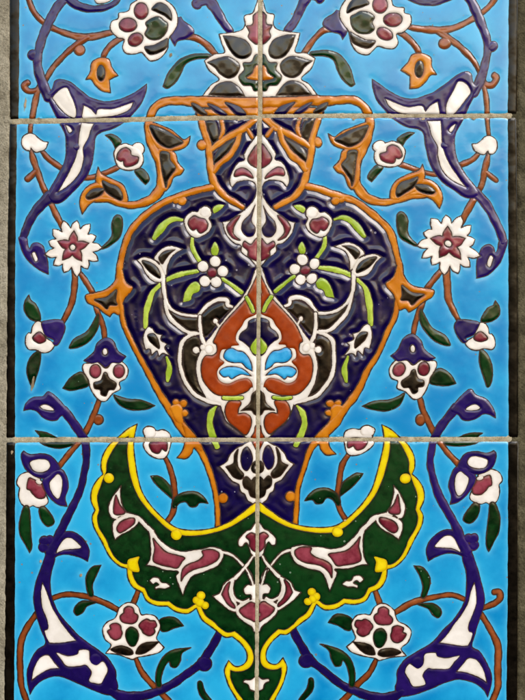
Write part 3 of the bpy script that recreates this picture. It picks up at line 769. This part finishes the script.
def orient(vs, fs):
    """faces must look towards -Y: in sheet space (y down) that is a fixed winding"""
    out = []
    for f in fs:
        a, b, c = vs[f[0]], vs[f[1]], vs[f[2]]
        cr = (b[0] - a[0]) * (c[1] - a[1]) - (b[1] - a[1]) * (c[0] - a[0])
        out.append(f if cr < 0 else f[::-1])
    return out

MERGE_ALL = {'orange_glaze', 'brown_glaze', 'blue_line_glaze', 'yellow_glaze'}
def merged(s, o):
    """two strokes of one colour that run into each other carry no line between them"""
    if s['mat'] != o['mat'] or s['name'] == 'inlay' or o['name'] in ('inlay', 'dot'): return False
    if s['mat'] in MERGE_ALL: return True
    return s['mat'] == 'white_glaze' and s['motif'] in ('palmette', 'leaf_scroll', 'bird_leaf', 'pendant', 'flower', 'daisy') and s['motif'] == o['motif']
for s in SHAPES: s['lo'], s['hi'] = s['poly'].min(0), s['poly'].max(0)
def boxes_meet(s, o): return not (np.any(s['lo'] > o['hi'] + 1) or np.any(o['lo'] > s['hi'] + 1))
for s in SHAPES:
    s['cover'] = [o for o in SHAPES if o is not s and o['layer'] > s['layer'] and boxes_meet(s, o) and not merged(s, o)]
    s['kin'] = [o for o in SHAPES if o is not s and boxes_meet(s, o) and merged(s, o)]

def cover_dist(P, shapes, reach=7.0):
    """distance to whatever is painted on top, 0 inside it"""
    d = np.full(len(P), 1e3)
    for o in shapes:
        m = np.all((P > o['lo'] - reach) & (P < o['hi'] + reach), axis=1)
        if not m.any(): continue
        q = P[m]; dd = np.maximum(seg_dist(q, o['poly'], 9.0) - .45 * o['line'], 0)
        dd[inside(q, o['poly'])] = 0
        d[m] = np.minimum(d[m], dd)
    return d

def relief(y): return np.interp(y, [0, 230, 330, 440, 700], [.85, .85, .75, .55, .5])

def Wn(P, z):
    return np.stack([(P[:, 0] - CX) * S, -np.asarray(z) * S, (CY - P[:, 1]) * S], 1)

def build_shape(s, quad, root, parent, origin):
    full = s['poly']
    if np.any(s['hi'] < quad.min(0)) or np.any(s['lo'] > quad.max(0)): return None
    pc = clip(full, quad)
    if len(pc) < 3: return None
    ar = abs(np.sum(pc[:, 0] * np.roll(pc[:, 1], -1) - np.roll(pc[:, 0], -1) * pc[:, 1])) / 2
    if ar < 3: return None
    big = ar > 6000
    r = sheet(full, pc, 1.5 if big else 1.1)
    if not r: return None
    vs, fs, P = r
    d = seg_dist(vs, full)
    base = s['layer'] * STEP
    dc = cover_dist(vs, s['cover'])
    # every pool of glaze sets a little out of level and wavy
    ph = (s['poly'][0, 0] * 1.7 + s['poly'][0, 1] * 2.3) % 6.28; cc = full.mean(0)
    tilt = .05 * np.clip(((vs - cc) @ np.array([math.cos(ph), math.sin(ph)])), -6, 6) * (0 if ar > 3000 else 1)
    tilt = tilt + .10 * np.sin(vs[:, 0] * .42 + ph) * np.sin(vs[:, 1] * .37 + ph * 1.3)
    tilt = tilt * relief(vs[:, 1])
    if s['field']:
        q = np.minimum(dc, d)
        g = np.interp(vs[:, 1], [0, 290, 350, 420, 500, 700], [.9, .9, .6, .3, .22, .3])
        z = base + g * s['h'] * np.sin(np.clip(q / 5.0, 0, 1) * math.pi / 2)
        if s['mat'] == 'navy_glaze':
            und = .95 + .28 * np.sin(vs[:, 0] * .11 + 1.3 * np.sin(vs[:, 1] * .07)) * np.sin(vs[:, 1] * .13 + vs[:, 0] * .03)
            z += 1.25 * g * und * np.sin(np.clip(q / 4.4, 0, 1) * math.pi / 2) * (.35 + .65 * np.exp(-(np.maximum(q - 4.2, 0) / 3.5) ** 2))
    else:
        z = base + relief(vs[:, 1]) * s['h'] * np.sin(np.clip(np.minimum(d - .75 * s['line'], dc - .1) / s['w'], 0, 1) * math.pi / 2) + tilt * np.clip(np.minimum(d - s['line'], dc - .3) / 2, 0, 1)
    z = z + drop(vs, quad)
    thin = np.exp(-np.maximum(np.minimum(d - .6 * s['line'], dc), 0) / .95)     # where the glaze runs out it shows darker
    V = [Wn(vs, z)]; nv = len(vs)
    F = orient(vs, fs); M = [0] * len(F); SM = [True] * len(F)
    # painted outline: a thin strip round the shape, clipped to the tile, with its outer wall down to the tile
    if s['line'] > 0:
        p = dedupe(full); n = len(p)
        t = np.roll(p, -1, 0) - np.roll(p, 1, 0); t /= np.linalg.norm(t, axis=1)[:, None] + 1e-9
        nr = np.stack([-t[:, 1], t[:, 0]], 1)
        sa = np.sum(p[:, 0] * np.roll(p[:, 1], -1) - np.roll(p[:, 0], -1) * p[:, 1])
        nr *= -1 if sa > 0 else 1
        wv = 1.25 * s['line'] * (.72 + .2 * np.sin(np.arange(n) * .37 + n) + .14 * np.sin(np.arange(n) * 1.1))
        out, inn = p + nr * (.45 * wv)[:, None], p - nr * (.7 * wv)[:, None]
        hid = np.zeros(n, bool)
        for o in s['kin']:
            m = np.all((out > o['lo']) & (out < o['hi']), axis=1)
            if m.any():
                k = np.zeros(n, bool); k[m] = inside(out[m], o['poly']); hid |= k
        eo, ei = edge_dist(out, quad), edge_dist(inn, quad)
        do, di = drop(out, quad), drop(inn, quad)
        ok = (eo > 0) & (ei > 0)
        V += [Wn(inn, base + .07 + di), Wn(out, base + .05 + do), Wn(out, np.full(n, -.9))]
        k0 = nv; nv += 3 * n
        for i in range(n):
            j = (i + 1) % n
            if hid[i] and hid[j]: continue
            if ok[i] and ok[j]:
                f4 = orient([inn[i], inn[j], out[j], out[i]], [(0, 1, 2, 3)])[0]
                ids = (k0 + i, k0 + j, k0 + n + j, k0 + n + i)
                F.append(tuple(ids[q] for q in f4)); M.append(1); SM.append(False)
                F.append((k0 + n + i, k0 + n + j, k0 + 2 * n + j, k0 + 2 * n + i)); M.append(1); SM.append(False)
                continue
            if max(eo[i], eo[j], ei[i], ei[j]) <= 0: continue
            c = clip(np.array([inn[i], inn[j], out[j], out[i]]), quad)
            if len(c) < 3: continue
            V.append(Wn(c, base + .05 + drop(c, quad)))
            f4 = orient(c, [tuple(range(len(c)))])[0]
            F.append(tuple(nv + q for q in f4)); M.append(1); SM.append(False)
            nv += len(c)
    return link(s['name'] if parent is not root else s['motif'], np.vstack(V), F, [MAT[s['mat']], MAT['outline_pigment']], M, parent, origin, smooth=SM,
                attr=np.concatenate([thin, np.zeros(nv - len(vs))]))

GROUP = 'glazed tiles of the vase panel'
for ti, T in enumerate(TILES):
    quad = T['poly']
    ctr = quad.mean(0); origin = W(ctr[0], ctr[1], -10)
    # body: fired clay slab behind the glaze
    n = len(quad); inset = quad
    V = [W(p[0], p[1], -.95) for p in quad] + [W(p[0], p[1], -10) for p in quad]
    F = orient(quad, [tuple(range(n))]) + [(i, (i + 1) % n, n + (i + 1) % n, n + i) for i in range(n)] + [tuple(n + i for i in range(n))]
    root = link(T['name'], V, F, [MAT['biscuit_clay']], [0] * len(F), None, origin, smooth=[False] * len(F))
    root.location = origin
    root['label'] = T['label']; root['kind'] = 'thing'; root['category'] = 'tile'; root['group'] = GROUP
    # turquoise ground
    bx = np.array(T['band'])
    ys = np.linspace(quad[:, 1].min(), quad[:, 1].max(), 60)
    xs = np.interp(ys, bx[:, 0], bx[:, 1]) + .2 * np.sin(ys * .21 + ti) + .1 * np.sin(ys * .53)
    if T['side'] == 'L':
        ground = np.vstack([np.stack([xs, ys], 1), [[400, ys[-1]], [400, ys[0]]]])
        strip = np.vstack([np.stack([xs, ys], 1)[::-1], [[-60, ys[0]], [-60, ys[-1]]]])
    else:
        ground = np.vstack([np.stack([xs, ys], 1), [[150, ys[-1]], [150, ys[0]]]])
        strip = np.vstack([np.stack([xs, ys], 1)[::-1], [[600, ys[0]], [600, ys[-1]]]])
    vs, fs, P = sheet(None, clip(ground, quad), 1.8)
    q = near(vs)
    bd = np.abs(vs[:, 0] - np.interp(vs[:, 1], bx[:, 0], bx[:, 1]))
    q2 = np.minimum(q, bd)
    dcov = np.ones(len(vs))
    for o in SHAPES:
        m = np.all((vs > o['lo']) & (vs < o['hi']), axis=1)
        if m.any(): dcov[np.nonzero(m)[0][inside(vs[m], o['poly'])]] = 0
    z = -.12 + .45 * relief(vs[:, 1]) * (1 - np.exp(-np.maximum(q2 - .6, 0) / 3.4)) * (dcov > 0) + drop(vs, quad)
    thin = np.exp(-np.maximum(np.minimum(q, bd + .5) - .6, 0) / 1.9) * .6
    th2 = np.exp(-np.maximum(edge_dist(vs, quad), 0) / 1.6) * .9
    V = [W(v[0], v[1], zz) for v, zz in zip(vs, z)]
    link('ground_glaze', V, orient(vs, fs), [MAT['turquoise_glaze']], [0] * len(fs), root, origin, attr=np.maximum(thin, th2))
    r = sheet(None, clip(strip, quad), 1.8)
    vs, fs, P = r
    ed = np.minimum(edge_dist(vs, quad), np.abs(vs[:, 0] - np.interp(vs[:, 1], bx[:, 0], bx[:, 1])))
    z = -.05 + .55 * np.sin(np.clip(ed / 3.5, 0, 1) * math.pi / 2) * (1 + .3 * np.sin(vs[:, 1] * .17 + ti)) + drop(vs, quad)
    o = link('border_band', [W(v[0], v[1], zz) for v, zz in zip(vs, z)], orient(vs, fs), [MAT['border_glaze']], [0] * len(fs), root, origin)
    o['label'] = 'black border band along the outer edge'
    heads = {}
    for s in SHAPES:
        par = heads.get(s['key'], root)
        o = build_shape(s, quad, root, par, origin)
        if o is not None and par is root: heads[s['key']] = o

# ------------------------------------------------------------------ wall, mortar and grout
def rough_sheet(name, x0, x1, y0, y1, st, zf, mat, parent=None):
    xs = np.linspace(x0, x1, max(2, int((x1 - x0) / st) + 1)); ys = np.linspace(y0, y1, max(2, int((y1 - y0) / st) + 1))
    V, F = [], []
    for y in ys:
        for x in xs: V.append(W(x, y, zf(x, y)))
    m = len(xs)
    for r in range(len(ys) - 1):
        for c in range(m - 1):
            k = r * m + c
            F.append((k, k + m, k + m + 1, k + 1))
    return link(name, V, F, [MAT[mat]], [0] * len(F), parent, (0, 0, 0))
from mathutils import noise
def nz(x, y, s, seed=0): return noise.noise(Vector((x * s, y * s, seed)))
wall = rough_sheet('wall', -120, 645, -120, 820, 8, lambda x, y: -10.4 - .2 * nz(x, y, .05), 'pale_cement')
wall['label'] = 'cement wall the glazed tiles are set into, mortar showing round them'
wall['kind'] = 'thing'; wall['category'] = 'wall'
o = rough_sheet('mortar_edge', -110, 12, -115, 815, 1.6, lambda x, y: -.5 - 1.6 * max(0, x - 8.6 - 1.5 * nz(0, y, .06, 3) - 1.2 * nz(0, y, .23, 3) + (y - 120) * .006) + .7 * nz(x, y, .09) + .45 * nz(x, y, .3, 4), 'pale_cement', wall)
o['label'] = 'pale smooth mortar beside the black border'
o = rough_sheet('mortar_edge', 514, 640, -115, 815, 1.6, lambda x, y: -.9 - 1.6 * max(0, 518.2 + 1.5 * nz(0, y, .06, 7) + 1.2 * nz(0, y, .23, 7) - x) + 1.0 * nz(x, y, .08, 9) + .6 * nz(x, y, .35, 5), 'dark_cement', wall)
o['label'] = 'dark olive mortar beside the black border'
def joint(pts, vert=False):
    # a ribbon along the joint, humped and uneven
    P = crom([(p[0], p[1]) for p in pts], 1.4)
    t = np.gradient(P, axis=0); t /= np.linalg.norm(t, axis=1)[:, None]
    nr = np.stack([-t[:, 1], t[:, 0]], 1)
    V, F = [], []
    offs = np.linspace(-5, 5, 15)
    for i in range(len(P)):
        for o_ in offs:
            q = P[i] + nr[i] * o_
            wv = .9 * nz(q[0], q[1], .1, 2) + .7 * nz(q[0], q[1], .4, 3)
            V.append(W(q[0], q[1], .1 - .35 * max(0, q[0] - 510.5) - .35 * max(0, 13 - q[0]) + .45 * wv - .055 * o_ * o_))
    m = len(offs)
    for i in range(len(P) - 1):
        for c in range(m - 1):
            k = i * m + c
            F.append((k, k + 1, k + m + 1, k + m))
    vs = np.array([((v[0] / S) + CX, CY - v[2] / S) for v in V])
    return V, orient(vs, F)
for pts in ([(260.2, -60), (260.2, 116.5)], [(259.6, 117.2), (258, 439.8)], [(257.7, 441), (256.5, 760)], [(1, 121.7), (130, 119.6), (260, 116.8), (400, 115.8), (522, 115.9)], [(0, 440.1), (130, 440), (258, 439.9), (400, 439.6), (522, 439.3)]):
    V, F = joint(pts)
    if pts[0][0] < 100: V = [(v[0], v[1] + .06 * S, v[2]) for v in V]
    o = link('grout_joint', V, F, [MAT['grout_cement']], [0] * len(F), wall, (0, 0, 0))
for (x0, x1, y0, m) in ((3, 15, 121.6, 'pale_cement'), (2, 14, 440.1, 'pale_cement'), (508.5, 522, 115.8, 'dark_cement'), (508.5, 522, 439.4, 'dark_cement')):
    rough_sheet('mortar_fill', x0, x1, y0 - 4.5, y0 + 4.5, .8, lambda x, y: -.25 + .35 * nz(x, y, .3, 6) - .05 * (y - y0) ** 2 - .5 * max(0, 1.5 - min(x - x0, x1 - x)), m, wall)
